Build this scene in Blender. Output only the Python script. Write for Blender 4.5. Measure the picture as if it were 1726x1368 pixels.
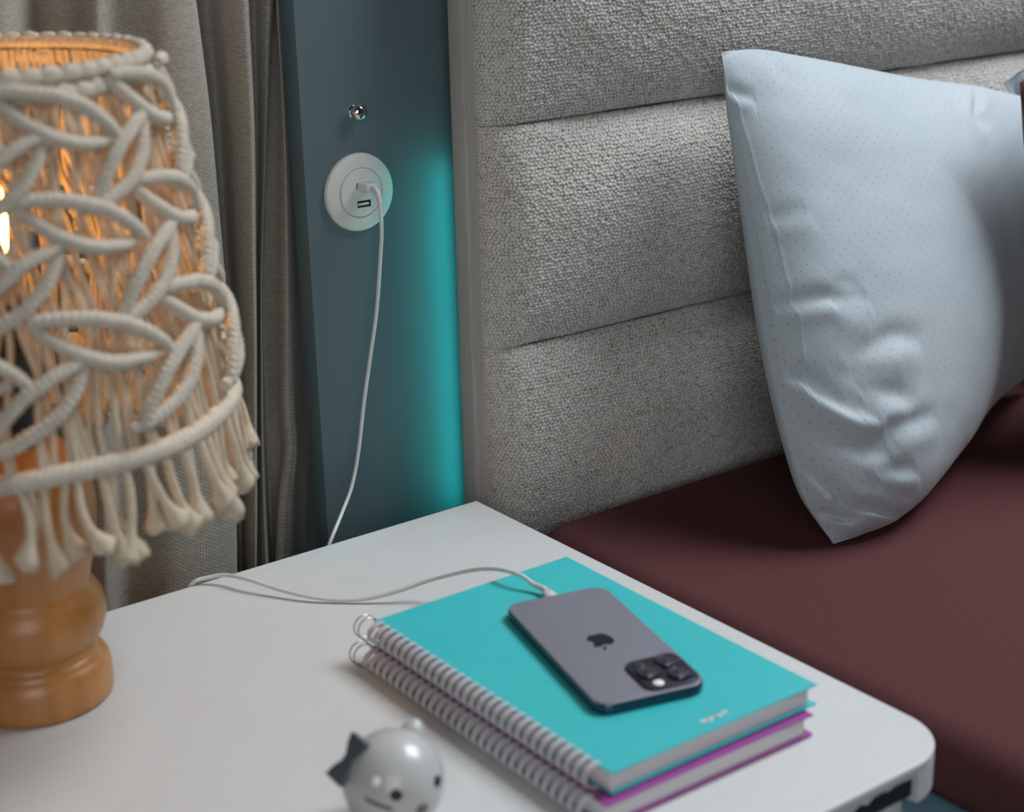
import bpy, bmesh, math, random
import numpy as np
from mathutils import Vector, Matrix

random.seed(7)
rng = np.random.default_rng(7)
for o in list(bpy.data.objects):
    bpy.data.objects.remove(o, do_unlink=True)
scene = bpy.context.scene
COL = scene.collection
R = math.radians

# ------------------------------------------------------------------ camera
# world: X runs right along the wall, Y into the wall, Z up; origin at the back
# right corner of the nightstand top (metres)
cam = bpy.data.cameras.new('camera')
cam.sensor_width = 36.0
cam.lens = 36.0 * 2781.1 / 1726.0
cam.clip_start = 0.02
cam_o = bpy.data.objects.new('camera', cam)
COL.objects.link(cam_o)
yaw, pitch, roll = 0.634352713, 0.329228686, -0.0253100433
fw = Vector((math.sin(yaw) * math.cos(pitch), math.cos(yaw) * math.cos(pitch), -math.sin(pitch)))
r0 = Vector((math.cos(yaw), -math.sin(yaw), 0))
u0 = r0.cross(fw)
rr = r0 * math.cos(roll) + u0 * math.sin(roll)
uu = -r0 * math.sin(roll) + u0 * math.cos(roll)
M = Matrix((rr, uu, -fw)).transposed().to_4x4()
M.translation = Vector((-0.7745, -1.1091, 0.5492))
cam_o.matrix_world = M
cam.dof.use_dof = True
cam.dof.focus_distance = 1.39
cam.dof.aperture_fstop = 4.8
scene.camera = cam_o

# ------------------------------------------------------------------ light
scene.view_settings.view_transform = 'Standard'
scene.view_settings.look = 'None'
scene.view_settings.gamma = 1.0
scene.view_settings.use_curve_mapping = False
scene.view_settings.exposure = 0.0

world = bpy.data.worlds.new('world')
scene.world = world
world.use_nodes = True
bg = world.node_tree.nodes['Background']
bg.inputs[0].default_value = (0.86, 0.93, 1.0, 1)
bg.inputs[1].default_value = 0.025


def area(name, loc, target, sx, sy, power, col, spread=180):
    l = bpy.data.lights.new(name, 'AREA')
    l.shape = 'RECTANGLE'
    l.size, l.size_y = sx, sy
    l.energy = power
    l.color = col
    l.spread = R(spread)
    o = bpy.data.objects.new(name, l)
    COL.objects.link(o)
    o.location = loc
    d = Vector(target) - Vector(loc)
    o.rotation_euler = d.to_track_quat('-Z', 'Y').to_euler()
    return o


# daylight of the window on the far side of the bed, and an added low fill light behind the camera's left
area('window_daylight', (1.30, -0.60, 1.95), (0.1, -0.25, 0.1), 1.1, 1.0, 62, (0.92, 0.965, 1.0))
area('front_left_fill', (-1.5, -2.3, 0.95), (0.0, 0.0, 0.15), 1.3, 1.5, 20, (0.97, 0.985, 1.0))


# ------------------------------------------------------------------ materials
def mat(name, col, rough=0.5, metal=0.0, spec=0.5, sheen=0.0, coat=0.0):
    m = bpy.data.materials.new(name)
    m.use_nodes = True
    b = m.node_tree.nodes['Principled BSDF']
    b.inputs['Base Color'].default_value = (*col, 1)
    b.inputs['Roughness'].default_value = rough
    b.inputs['Metallic'].default_value = metal
    b.inputs['Specular IOR Level'].default_value = spec
    b.inputs['Sheen Weight'].default_value = sheen
    b.inputs['Coat Weight'].default_value = coat
    return m


def N(m, t, **kw):
    n = m.node_tree.nodes.new(t)
    for k, v in kw.items():
        setattr(n, k, v)
    return n


def L(m, a, b):
    m.node_tree.links.new(a, b)


def BS(m):
    return m.node_tree.nodes['Principled BSDF']


def coords(m, kind='Object', scale=(1, 1, 1)):
    tc = N(m, 'ShaderNodeTexCoord')
    mp = N(m, 'ShaderNodeMapping')
    mp.inputs['Scale'].default_value = scale
    L(m, tc.outputs[kind], mp.inputs[0])
    return mp.outputs[0]


def ramp(m, fac, stops):
    r = N(m, 'ShaderNodeValToRGB')
    e = r.color_ramp.elements
    while len(e) < len(stops):
        e.new(0.5)
    for el, (p, c) in zip(e, stops):
        el.position = p
        el.color = (*c, 1)
    L(m, fac, r.inputs[0])
    return r.outputs[0]


def noise(m, vec, scale, detail=3, rough=0.5):
    n = N(m, 'ShaderNodeTexNoise')
    n.inputs['Scale'].default_value = scale
    n.inputs['Detail'].default_value = detail
    n.inputs['Roughness'].default_value = rough
    if vec is not None:
        L(m, vec, n.inputs['Vector'])
    return n.outputs['Fac']


def bump(m, h, strength, dist):
    b = N(m, 'ShaderNodeBump')
    b.inputs['Strength'].default_value = strength
    b.inputs['Distance'].default_value = dist
    L(m, h, b.inputs['Height'])
    L(m, b.outputs[0], BS(m).inputs['Normal'])
    return b


def noisy(name, c1, c2, scale, rough=0.6, stretch=(1, 1, 1), bs=0.0, bd=0.001, **kw):
    m = mat(name, c1, rough, **kw)
    v = coords(m, 'Object', stretch)
    f = noise(m, v, scale, 4, 0.55)
    L(m, ramp(m, f, [(0.3, c1), (0.7, c2)]), BS(m).inputs['Base Color'])
    if bs:
        bump(m, f, bs, bd)
    return m


MAT = {}
MAT['table'] = noisy('white_grained_laminate', (0.545, 0.553, 0.556), (0.58, 0.588, 0.588), 60, 0.42, (0.35, 6, 6), 0.12, 0.0004, spec=0.4)
MAT['table_gap'] = noisy('black_felt', (0.008, 0.012, 0.014), (0.02, 0.025, 0.028), 300, 0.95)
MAT['table_dark'] = noisy('brown_carcass', (0.10, 0.075, 0.05), (0.14, 0.10, 0.07), 60, 0.7, (1, 1, .2))
MAT['teal_panel'] = noisy('teal_lacquer_panel', (0.096, 0.150, 0.172), (0.102, 0.157, 0.180), 120, 0.55, (1, 1, .1))
MAT['board'] = noisy('grey_wood_trim', (0.34, 0.33, 0.315), (0.42, 0.41, 0.39), 90, 0.5, (9, 9, .25), 0.15, 0.0005)
MAT['wall'] = noisy('painted_wall', (0.16, 0.18, 0.185), (0.18, 0.20, 0.205), 40, 0.8)
MAT['floor'] = noisy('blue_floor', (0.12, 0.22, 0.30), (0.15, 0.26, 0.34), 60, 0.7)
MAT['wood'] = noisy('oiled_turned_wood', (0.33, 0.135, 0.036), (0.45, 0.205, 0.060), 22, 0.38, (3, 3, .35), 0.05, 0.0004, coat=0.1)
MAT['black_plastic'] = noisy('black_plastic', (0.006, 0.007, 0.009), (0.012, 0.013, 0.015), 80, 0.5)
MAT['plastic'] = noisy('white_plastic', (0.62, 0.66, 0.64), (0.64, 0.68, 0.66), 50, 0.4)
MAT['cable'] = noisy('white_cable', (0.55, 0.56, 0.57), (0.60, 0.61, 0.62), 60, 0.45)
MAT['chrome'] = noisy('chrome', (0.75, 0.76, 0.78), (0.8, 0.8, 0.82), 20, 0.09, metal=1.0)
MAT['blue_base'] = noisy('blue_upholstery', (0.17, 0.32, 0.42), (0.20, 0.36, 0.46), 300, 0.8)
MAT['ring'] = noisy('grey_binding', (0.44, 0.44, 0.48), (0.50, 0.50, 0.54), 120, 0.4, metal=0.0)
MAT['wire'] = noisy('steel_wire', (0.36, 0.36, 0.38), (0.42, 0.42, 0.44), 120, 0.3, metal=0.7)
MAT['paper'] = noisy('paper_edges', (0.60, 0.585, 0.605), (0.70, 0.685, 0.70), 40, 0.85, (.3, .3, 40), 0.25, 0.0004)
MAT['teal_cover'] = noisy('teal_cover', (0.042, 0.475, 0.505), (0.048, 0.495, 0.525), 30, 0.38, spec=0.5)
MAT['magenta_cover'] = noisy('magenta_cover', (0.30, 0.055, 0.27), (0.33, 0.062, 0.295), 30, 0.4)
MAT['print'] = noisy('white_print', (0.80, 0.74, 0.76), (0.84, 0.79, 0.8), 60, 0.5)
MAT['phone_back'] = noisy('matte_purple_glass', (0.215, 0.215, 0.262), (0.225, 0.225, 0.272), 200, 0.38, metal=0.15)
MAT['phone_frame'] = noisy('dark_blue_steel', (0.05, 0.075, 0.115), (0.06, 0.085, 0.125), 40, 0.2, metal=0.9)
MAT['phone_dark'] = noisy('dark_logo', (0.012, 0.012, 0.022), (0.016, 0.016, 0.026), 40, 0.22, metal=0.3)
MAT['camera_plate'] = noisy('camera_plate', (0.02, 0.02, 0.034), (0.026, 0.026, 0.04), 60, 0.3, metal=0.3)
MAT['lens_rim'] = noisy('lens_rim', (0.13, 0.11, 0.18), (0.16, 0.135, 0.21), 60, 0.25, metal=0.8)
MAT['lens_glass'] = noisy('lens_glass', (0.008, 0.010, 0.012), (0.03, 0.032, 0.03), 500, 0.06, coat=1.0)
MAT['flash'] = noisy('flash_lens', (0.85, 0.85, 0.80), (0.9, 0.9, 0.86), 60, 0.25)
MAT['figure'] = noisy('glazed_white', (0.47, 0.47, 0.465), (0.49, 0.49, 0.485), 10, 0.32, coat=0.25)
MAT['figure_bow'] = noisy('slate_bow', (0.065, 0.09, 0.105), (0.08, 0.105, 0.12), 80, 0.5)
MAT['figure_eye'] = noisy('black_paint', (0.003, 0.004, 0.005), (0.006, 0.006, 0.008), 40, 0.35)
MAT['figure_line'] = noisy('grey_paint', (0.13, 0.13, 0.125), (0.15, 0.15, 0.145), 40, 0.6)
MAT['cushion'] = noisy('burgundy_velvet', (0.06, 0.016, 0.014), (0.085, 0.022, 0.02), 200, 0.7, sheen=0.3)


def cotton(name, c1, c2, trans, wraps=True):
    m = mat(name, c1, 0.9, spec=0.15)
    nt = m.node_tree
    v = coords(m, 'Object')
    f = noise(m, v, 260, 3)
    cr = ramp(m, f, [(0.3, c1), (0.7, c2)])
    L(m, cr, BS(m).inputs['Base Color'])
    if wraps:
        uv = coords(m, 'UV', (1, 1, 1))
        w = N(m, 'ShaderNodeTexWave', wave_type='BANDS', bands_direction='DIAGONAL')
        w.inputs['Scale'].default_value = 130
        w.inputs['Distortion'].default_value = 1.2
        L(m, uv, w.inputs['Vector'])
        bump(m, w.outputs['Fac'], 0.45, 0.0012)
    tr = N(m, 'ShaderNodeBsdfTranslucent')
    L(m, cr, tr.inputs['Color'])
    mx = N(m, 'ShaderNodeMixShader')
    mx.inputs[0].default_value = trans
    L(m, BS(m).outputs[0], mx.inputs[1])
    L(m, tr.outputs[0], mx.inputs[2])
    L(m, mx.outputs[0], nt.nodes['Material Output'].inputs['Surface'])
    return m


MAT['rope'] = cotton('cotton_rope', (0.56, 0.495, 0.405), (0.67, 0.60, 0.505), 0.12)
MAT['cord'] = cotton('cotton_cord', (0.62, 0.53, 0.40), (0.74, 0.645, 0.51), 0.3, False)

# boucle
m = mat('boucle_fabric', (0.4, 0.39, 0.37), 0.95, spec=0.1, sheen=0.15)
v = coords(m)
f1 = noise(m, v, 420, 2)
f2 = noise(m, v, 95, 3)
f3 = noise(m, v, 9, 3)
a = ramp(m, f1, [(0.25, (0.46, 0.445, 0.42)), (0.65, (0.66, 0.645, 0.615))])
mx = N(m, 'ShaderNodeMix', data_type='RGBA', blend_type='MIX')
L(m, ramp(m, f2, [(0.58, (0, 0, 0)), (0.72, (0.32, 0.32, 0.32))]), mx.inputs[0])
L(m, a, mx.inputs[6])
mx.inputs[7].default_value = (0.30, 0.225, 0.15, 1)
mx2 = N(m, 'ShaderNodeMix', data_type='RGBA', blend_type='MULTIPLY')
mx2.inputs[0].default_value = 1.0
L(m, mx.outputs[2], mx2.inputs[6])
L(m, ramp(m, f3, [(0.3, (0.93, 0.94, 0.95)), (0.7, (1, 1, 1))]), mx2.inputs[7])
at = N(m, 'ShaderNodeAttribute', attribute_name='pit_shade')
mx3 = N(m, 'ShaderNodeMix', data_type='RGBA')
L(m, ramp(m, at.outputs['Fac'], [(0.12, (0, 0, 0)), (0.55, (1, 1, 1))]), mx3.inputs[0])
mx3.inputs[6].default_value = (0.15, 0.125, 0.10, 1)  # brown backing colour that also paints shade into the pits between nubs
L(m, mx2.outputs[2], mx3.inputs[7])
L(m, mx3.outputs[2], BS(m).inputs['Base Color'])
bump(m, f1, 0.5, 0.0012)
MAT['boucle'] = m

# burgundy sheet with fine specks
m = mat('burgundy_sheet', (0.12, 0.04, 0.045), 0.85, spec=0.08, sheen=0.0)
v = coords(m)
f1 = noise(m, v, 900, 2)
f2 = noise(m, v, 14, 3)
a = ramp(m, f1, [(0.3, (0.078, 0.028, 0.030)), (0.72, (0.112, 0.044, 0.046))])
L(m, a, BS(m).inputs['Base Color'])
bump(m, f1, 0.25, 0.0005)
MAT['sheet'] = m

# pillow cotton: pale blue with a staggered print of tiny dark dots (UV in metres)
m = mat('pale_blue_percale', (0.5, 0.57, 0.63), 0.62, spec=0.3, sheen=0.1)


def dots(m, scale, off):
    tc = N(m, 'ShaderNodeTexCoord')
    mp = N(m, 'ShaderNodeMapping')
    mp.inputs['Scale'].default_value = (scale, scale, scale)
    mp.inputs['Location'].default_value = (off, off, 0)
    L(m, tc.outputs['UV'], mp.inputs[0])
    fr = N(m, 'ShaderNodeVectorMath', operation='FRACTION')
    L(m, mp.outputs[0], fr.inputs[0])
    sb = N(m, 'ShaderNodeVectorMath', operation='SUBTRACT')
    sb.inputs[1].default_value = (0.5, 0.5, 0)
    L(m, fr.outputs[0], sb.inputs[0])
    ln = N(m, 'ShaderNodeVectorMath', operation='LENGTH')
    L(m, sb.outputs[0], ln.inputs[0])
    lt = N(m, 'ShaderNodeMath', operation='LESS_THAN')
    lt.inputs[1].default_value = 0.045
    L(m, ln.outputs['Value'], lt.inputs[0])
    return lt.outputs[0]


d1, d2 = dots(m, 78, 0.0), dots(m, 78, 0.5)
ad = N(m, 'ShaderNodeMath', operation='MAXIMUM')
L(m, d1, ad.inputs[0])
L(m, d2, ad.inputs[1])
v = coords(m)
f1 = noise(m, v, 800, 2)
f2 = noise(m, v, 7, 3)
mx = N(m, 'ShaderNodeMix', data_type='RGBA')
L(m, ad.outputs[0], mx.inputs[0])
L(m, ramp(m, f2, [(0.3, (0.37, 0.435, 0.48)), (0.7, (0.405, 0.455, 0.495))]), mx.inputs[6])
mx.inputs[7].default_value = (0.17, 0.20, 0.24, 1)
L(m, mx.outputs[2], BS(m).inputs['Base Color'])
bump(m, f1, 0.12, 0.0004)
MAT['pillow'] = m

# curtain weave (UV in metres)
m = mat('woven_curtain', (0.2, 0.19, 0.17), 0.9, spec=0.15, sheen=0.1)
uv = coords(m, 'UV')
bk = N(m, 'ShaderNodeTexBrick')
bk.offset = 0.5
bk.inputs['Scale'].default_value = 1.0
bk.inputs['Brick Width'].default_value = 0.0032
bk.inputs['Row Height'].default_value = 0.0017
bk.inputs['Mortar Size'].default_value = 0.00030
bk.inputs['Mortar Smooth'].default_value = 0.6
bk.inputs['Color1'].default_value = (0.365, 0.335, 0.285, 1)
bk.inputs['Color2'].default_value = (0.47, 0.435, 0.375, 1)
bk.inputs['Mortar'].default_value = (0.17, 0.155, 0.14, 1)
L(m, uv, bk.inputs['Vector'])
L(m, bk.outputs['Color'], BS(m).inputs['Base Color'])
iv = N(m, 'ShaderNodeMath', operation='SUBTRACT')
iv.inputs[0].default_value = 1.0
L(m, bk.outputs['Fac'], iv.inputs[1])
bump(m, iv.outputs[0], 0.5, 0.0006)
MAT['curtain'] = m


def emis(name, col, s):
    m = mat(name, col, 0.5)
    b = BS(m)
    v = coords(m)
    f = noise(m, v, 40, 2)
    L(m, ramp(m, f, [(0.3, col), (0.7, tuple(c * .97 for c in col))]), b.inputs['Emission Color'])
    b.inputs['Emission Strength'].default_value = s
    return m


MAT['led'] = emis('cyan_led', (0.0, 0.85, 0.80), 19.0)
MAT['bulb'] = emis('warm_bulb', (1.0, 0.45, 0.10), 34.0)


# ------------------------------------------------------------------ helpers
def link(name, verts, faces, material, parent=None, smooth=True, uvs=None, bevel=0.0, bseg=2, auto=None):
    me = bpy.data.meshes.new(name)
    me.from_pydata([tuple(p) for p in verts], [], [tuple(f) for f in faces])
    if uvs is not None:
        ul = me.uv_layers.new(name='UVMap')
        idx = np.zeros(len(me.loops), dtype=np.int32)
        me.loops.foreach_get('vertex_index', idx)
        ul.data.foreach_set('uv', np.asarray(uvs, dtype=np.float32)[idx].ravel())
    me.validate()
    bm = bmesh.new()
    bm.from_mesh(me)
    if uvs is None:
        bmesh.ops.recalc_face_normals(bm, faces=bm.faces)
    if bevel > 0:
        bmesh.ops.bevel(bm, geom=[e for e in bm.edges if e.calc_face_angle(0) > 0.5], offset=bevel, segments=bseg, affect='EDGES', profile=0.6)
    bm.to_mesh(me)
    bm.free()
    return obj(name, me, material, parent, smooth, auto)


def obj(name, me, material, parent=None, smooth=True, auto=None):
    me.materials.append(MAT[material] if isinstance(material, str) else material)
    if smooth:
        me.polygons.foreach_set('use_smooth', [True] * len(me.polygons))
        if auto is not None:
            me.set_sharp_from_angle(angle=R(auto))
    o = bpy.data.objects.new(name, me)
    COL.objects.link(o)
    if parent is not None:
        o.parent = parent
    return o


def tag(o, label=None, cat=None, group=None, kind=None):
    for k, val in (('label', label), ('category', cat), ('group', group), ('kind', kind)):
        if val:
            o[k] = val
    return o


def empty(name, loc=(0, 0, 0), rz=0.0):
    o = bpy.data.objects.new(name, None)
    COL.objects.link(o)
    o.location = loc
    o.rotation_euler = (0, 0, rz)
    o.empty_display_size = 0.05
    return o


def copy(o, parent=None, loc=None, rot=None, name=None):
    c = o.copy()
    COL.objects.link(c)
    if parent is not None:
        c.parent = parent
    if loc is not None:
        c.location = loc
    if rot is not None:
        c.rotation_euler = rot
    return c


def boxvf(x0, x1, y0, y1, z0, z1):
    v = [(x0, y0, z0), (x1, y0, z0), (x1, y1, z0), (x0, y1, z0), (x0, y0, z1), (x1, y0, z1), (x1, y1, z1), (x0, y1, z1)]
    f = [(3, 2, 1, 0), (4, 5, 6, 7), (0, 1, 5, 4), (1, 2, 6, 5), (2, 3, 7, 6), (3, 0, 4, 7)]
    return v, f


def box(name, x0, x1, y0, y1, z0, z1, material, parent=None, bevel=0.0, bseg=2):
    v, f = boxvf(x0, x1, y0, y1, z0, z1)
    return link(name, v, f, material, parent, smooth=bevel > 0, bevel=bevel, bseg=bseg, auto=40)


def frames(P):
    P = np.asarray(P, float)
    T = np.gradient(P, axis=0)
    T /= np.linalg.norm(T, axis=1)[:, None] + 1e-12
    n = np.cross(T[0], (0, 0, 1))
    if np.linalg.norm(n) < 1e-3:
        n = np.cross(T[0], (1, 0, 0))
    n /= np.linalg.norm(n)
    Ns = []
    for t in T:
        n = n - t * (n @ t)
        n /= np.linalg.norm(n)
        Ns.append(n.copy())
    Ns = np.array(Ns)
    return P, T, Ns, np.cross(T, Ns)


def tubevf(P, rad, seg=8, closed=False, flat=1.0):
    if closed:
        n = len(P)
        P = np.asarray(P, float)
        T = np.roll(P, -1, 0) - np.roll(P, 1, 0)
        T /= np.linalg.norm(T, axis=1)[:, None]
        Bn = np.tile(np.array([0, 0, 1.0]), (n, 1))
        Nn = np.cross(T, Bn)
        Nn /= np.linalg.norm(Nn, axis=1)[:, None]
        Bn = np.cross(T, Nn)
    else:
        P, T, Nn, Bn = frames(P)
        n = len(P)
    rad = np.broadcast_to(np.asarray(rad, float), (n,))
    a = np.linspace(0, 2 * math.pi, seg, endpoint=False)
    V = P[:, None, :] + rad[:, None, None] * (np.cos(a)[None, :, None] * Nn[:, None, :] + flat * np.sin(a)[None, :, None] * Bn[:, None, :])
    arc = np.concatenate([[0], np.cumsum(np.linalg.norm(np.diff(P, axis=0), axis=1))])
    UV = np.zeros((n, seg, 2))
    UV[:, :, 0] = arc[:, None]
    UV[:, :, 1] = (a / (2 * math.pi))[None, :] * 0.02
    F = []
    m_ = n if closed else n - 1
    for i in range(m_):
        j = (i + 1) % n
        for k in range(seg):
            l = (k + 1) % seg
            F.append((i * seg + k, i * seg + l, j * seg + l, j * seg + k))
    if not closed:
        F.append(tuple(range(seg))[::-1])
        F.append(tuple((n - 1) * seg + k for k in range(seg)))
    return V.reshape(-1, 3), F, UV.reshape(-1, 2)


def tube(name, P, rad, material, parent=None, seg=8, closed=False, flat=1.0):
    V, F, UV = tubevf(P, rad, seg, closed, flat)
    me = bpy.data.meshes.new(name)
    me.from_pydata(V.tolist(), [], F)
    ul = me.uv_layers.new(name='UVMap')
    idx = np.zeros(len(me.loops), dtype=np.int32)
    me.loops.foreach_get('vertex_index', idx)
    ul.data.foreach_set('uv', UV[idx].astype(np.float32).ravel())
    bm = bmesh.new()
    bm.from_mesh(me)
    bmesh.ops.recalc_face_normals(bm, faces=bm.faces)
    bm.to_mesh(me)
    bm.free()
    return obj(name, me, material, parent, True, 60)


def spline(P, n):
    P = np.asarray(P, float)
    Q = np.vstack([2 * P[0] - P[1], P, 2 * P[-1] - P[-2]])
    out = []
    k = len(P) - 1
    for i in range(n):
        s = i / (n - 1) * k
        j = min(int(s), k - 1)
        t = s - j
        a, b, c, d = Q[j], Q[j + 1], Q[j + 2], Q[j + 3]
        out.append(0.5 * ((2 * b) + (c - a) * t + (2 * a - 5 * b + 4 * c - d) * t * t + (3 * b - a - 3 * c + d) * t ** 3))
    return np.array(out)


def lathevf(prof, seg=48):
    prof = np.asarray(prof, float)
    n = len(prof)
    a = np.linspace(0, 2 * math.pi, seg, endpoint=False)
    V = np.stack([prof[:, 0:1] * np.cos(a), prof[:, 0:1] * np.sin(a), np.repeat(prof[:, 1:2], seg, 1)], -1).reshape(-1, 3)
    F = []
    for i in range(n - 1):
        for k in range(seg):
            l = (k + 1) % seg
            F.append((i * seg + k, i * seg + l, (i + 1) * seg + l, (i + 1) * seg + k))
    F.append(tuple(range(seg))[::-1])
    F.append(tuple((n - 1) * seg + k for k in range(seg)))
    return V, F


def lathe(name, prof, material, parent=None, seg=48, auto=50, T=None):
    V, F = lathevf(prof, seg)
    if T is not None:
        V = np.array([tuple(T @ Vector(p)) for p in V])
    return link(name, V, F, material, parent, True, auto=auto)


def rr_outline(x0, x1, y0, y1, r4, seg=8):
    """rounded rectangle outline, r4 = radius at (x0,y0),(x1,y0),(x1,y1),(x0,y1)"""
    pts = []
    cs = [(x0, y0, 1, 1, 180), (x1, y0, -1, 1, 270), (x1, y1, -1, -1, 0), (x0, y1, 1, -1, 90)]
    for (cx, cy, sx, sy, a0), r in zip(cs, r4):
        r = max(r, 0.0002)
        for i in range(seg + 1):
            a = R(a0 + 90 * i / seg)
            pts.append((cx + sx * r + r * math.cos(a), cy + sy * r + r * math.sin(a)))
    return pts


def slab(name, x0, x1, y0, y1, z0, z1, rc, re, material, parent=None, eseg=4, seg=8, bottom=True, auto=50):
    """slab with rounded plan corners rc and rounded edges re"""
    if not isinstance(rc, (tuple, list)):
        rc = (rc,) * 4
    layers = []
    if bottom:
        for i in range(eseg + 1):
            a = math.pi / 2 * i / eseg
            layers.append((re * (1 - math.sin(a)), z0 + re * (1 - math.cos(a))))
    else:
        layers.append((0, z0))
    for i in range(eseg + 1):
        a = math.pi / 2 * i / eseg
        layers.append((re * (1 - math.cos(a)), z1 - re * (1 - math.sin(a))))
    V, F = [], []
    n = None
    for ins, z in layers:
        o = rr_outline(x0 + ins, x1 - ins, y0 + ins, y1 - ins, [max(r - ins, 0.0002) for r in rc], seg)
        n = len(o)
        V += [(p[0], p[1], z) for p in o]
    for i in range(len(layers) - 1):
        for k in range(n):
            l = (k + 1) % n
            F.append((i * n + k, i * n + l, (i + 1) * n + l, (i + 1) * n + k))
    F.append(tuple(range(n))[::-1])
    F.append(tuple((len(layers) - 1) * n + k for k in range(n)))
    return link(name, V, F, material, parent, True, auto=auto)


def gridmesh(name, V, nu, nv, material, parent=None, uv=None, smooth=True, flip=False):
    """V: (nv, nu, 3)"""
    i, j = np.meshgrid(np.arange(nu - 1), np.arange(nv - 1))
    a = (j * nu + i).ravel()
    q = np.stack([a, a + 1, a + nu + 1, a + nu], 1)
    if flip:
        q = q[:, ::-1]
    me = bpy.data.meshes.new(name)
    me.vertices.add(nu * nv)
    me.vertices.foreach_set('co', np.asarray(V, dtype=np.float32).ravel())
    me.loops.add(q.size)
    me.loops.foreach_set('vertex_index', q.astype(np.int32).ravel())
    me.polygons.add(len(q))
    me.polygons.foreach_set('loop_start', np.arange(0, q.size, 4, dtype=np.int32))
    me.update(calc_edges=True)
    if uv is not None:
        ul = me.uv_layers.new(name='UVMap')
        ul.data.foreach_set('uv', np.asarray(uv, dtype=np.float32).reshape(-1, 2)[q.ravel()].ravel())
    me.validate()
    return obj(name, me, material, parent, smooth)


# smooth value noise for shaping cloth
def vnoise2(x, y, seed):
    g = np.random.default_rng(seed).random((64, 64)) * 2 - 1
    xi, yi = np.floor(x).astype(int), np.floor(y).astype(int)
    fx, fy = x - xi, y - yi
    fx, fy = fx * fx * (3 - 2 * fx), fy * fy * (3 - 2 * fy)
    a, b = g[yi % 64, xi % 64], g[yi % 64, (xi + 1) % 64]
    c, d = g[(yi + 1) % 64, xi % 64], g[(yi + 1) % 64, (xi + 1) % 64]
    return (a * (1 - fx) + b * fx) * (1 - fy) + (c * (1 - fx) + d * fx) * fy


# ================================================================== SETTING
FLOOR = -0.55
tag(box('floor', -2.2, 2.4, -2.6, 0.32, FLOOR - 0.05, FLOOR, 'floor'), 'blue floor under the bed and nightstand', 'floor', kind='structure')
wb = box('wall_back', -2.2, 2.4, 0.30, 0.36, FLOOR, 2.1, 'wall')
tag(wb, 'wall behind the headboard and the curtain', 'wall', kind='structure')
tag(box('trim_1', -0.1064, 0.24, 0.080, 0.102, FLOOR, 1.15, 'teal_panel', bevel=0.0008),
    'tall teal panel with a USB socket between curtain and headboard', 'wall panel', kind='structure')

# ================================================================== HEADBOARD
hb = empty('headboard', (0, 0, 0))
tag(hb, 'grey boucle headboard with horizontal channels and a slim grey wooden edge', 'headboard')
XE = 0.021
box('back_board', XE, 1.72, 0.030, 0.049, FLOOR, 0.60, 'board', hb, bevel=0.0012)
box('batten', 0.0445, 0.075, 0.049, 0.080, FLOOR, 0.55, 'black_plastic', hb)


def boucle_row(z0, z1, seed):
    X0 = 0.0335
    lx = 0.72
    xs = np.concatenate([0.034 * (1 - np.cos(np.linspace(0, math.pi / 2, 72))), np.arange(0.0348, lx, 0.0008), np.arange(lx, 1.66, 0.012)])
    h = z1 - z0
    zs = np.arange(0, h + 1e-6, 0.0008)
    nu, nv = len(xs), len(zs)
    U, W = np.meshgrid(xs, zs)
    t = W / h
    ev = (1 - np.abs(2 * t - 1) ** 2.0) ** 0.60
    lu = np.clip(U / 0.034, 0, 1)
    eu = np.sqrt(np.clip(1 - (1 - lu) ** 2, 0, 1))
    # depth in front of the board
    d = eu * (0.016 + 0.038 * ev * (0.35 + 0.65 * np.clip(U / 0.14, 0, 1) ** 0.8))
    d += eu * 0.0016 * vnoise2(U * 22 + 5, W * 25 + 3, seed)
    # nubs of yarn: jittered hexagonal cells
    mid_row = d[nv // 2]
    ua = np.concatenate([[0], np.cumsum(np.hypot(np.diff(xs), np.diff(mid_row)))])
    UA = np.broadcast_to(ua, U.shape)
    c = 0.0039
    cr = c * 0.80
    rowi = np.round(W / cr).astype(int)
    best = np.full(U.shape, 1e9)
    second = np.full(U.shape, 1e9)
    hh = np.zeros(U.shape)
    g = np.random.default_rng(seed)
    jx = g.random((512, 1024))
    jz = g.random((512, 1024))
    jh = g.random((512, 1024))
    for dr in (-1, 0, 1):
        rw = rowi + dr
        ox = (rw % 2) * 0.5
        ci0 = np.round(UA / c - ox).astype(int)
        for dc in (-1, 0, 1):
            ci = ci0 + dc
            a, b = rw % 512, ci % 1024
            px = (ci + ox + (jx[a, b] - 0.5) * 0.62) * c
            pz = (rw + (jz[a, b] - 0.5) * 0.62) * cr
            dd = np.hypot((UA - px) * 0.86, (W - pz) * 1.05)
            closer = dd < best
            second = np.where(closer, best, np.minimum(second, dd))
            hh = np.where(closer, jh[a, b], hh)
            best = np.where(closer, dd, best)
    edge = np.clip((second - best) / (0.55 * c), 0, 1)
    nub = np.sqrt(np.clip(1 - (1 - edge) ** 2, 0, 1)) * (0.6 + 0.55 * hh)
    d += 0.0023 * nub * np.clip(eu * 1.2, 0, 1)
    pit = np.clip(1.6 * edge + 0.25 * (hh - 0.5), 0, 1)  # low between nubs, where the shade is painted in
    Y = 0.030 - d
    V = np.stack([X0 + U, Y, z0 + W], -1)
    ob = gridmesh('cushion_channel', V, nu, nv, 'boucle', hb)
    at = ob.data.attributes.new('pit_shade', 'FLOAT', 'POINT')
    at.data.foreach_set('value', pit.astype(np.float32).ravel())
    return ob


SEAM = (-0.2635, -0.0680, 0.1275, 0.3232, 0.5190)
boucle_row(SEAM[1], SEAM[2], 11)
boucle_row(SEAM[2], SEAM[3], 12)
boucle_row(SEAM[3], SEAM[4], 13)

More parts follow.
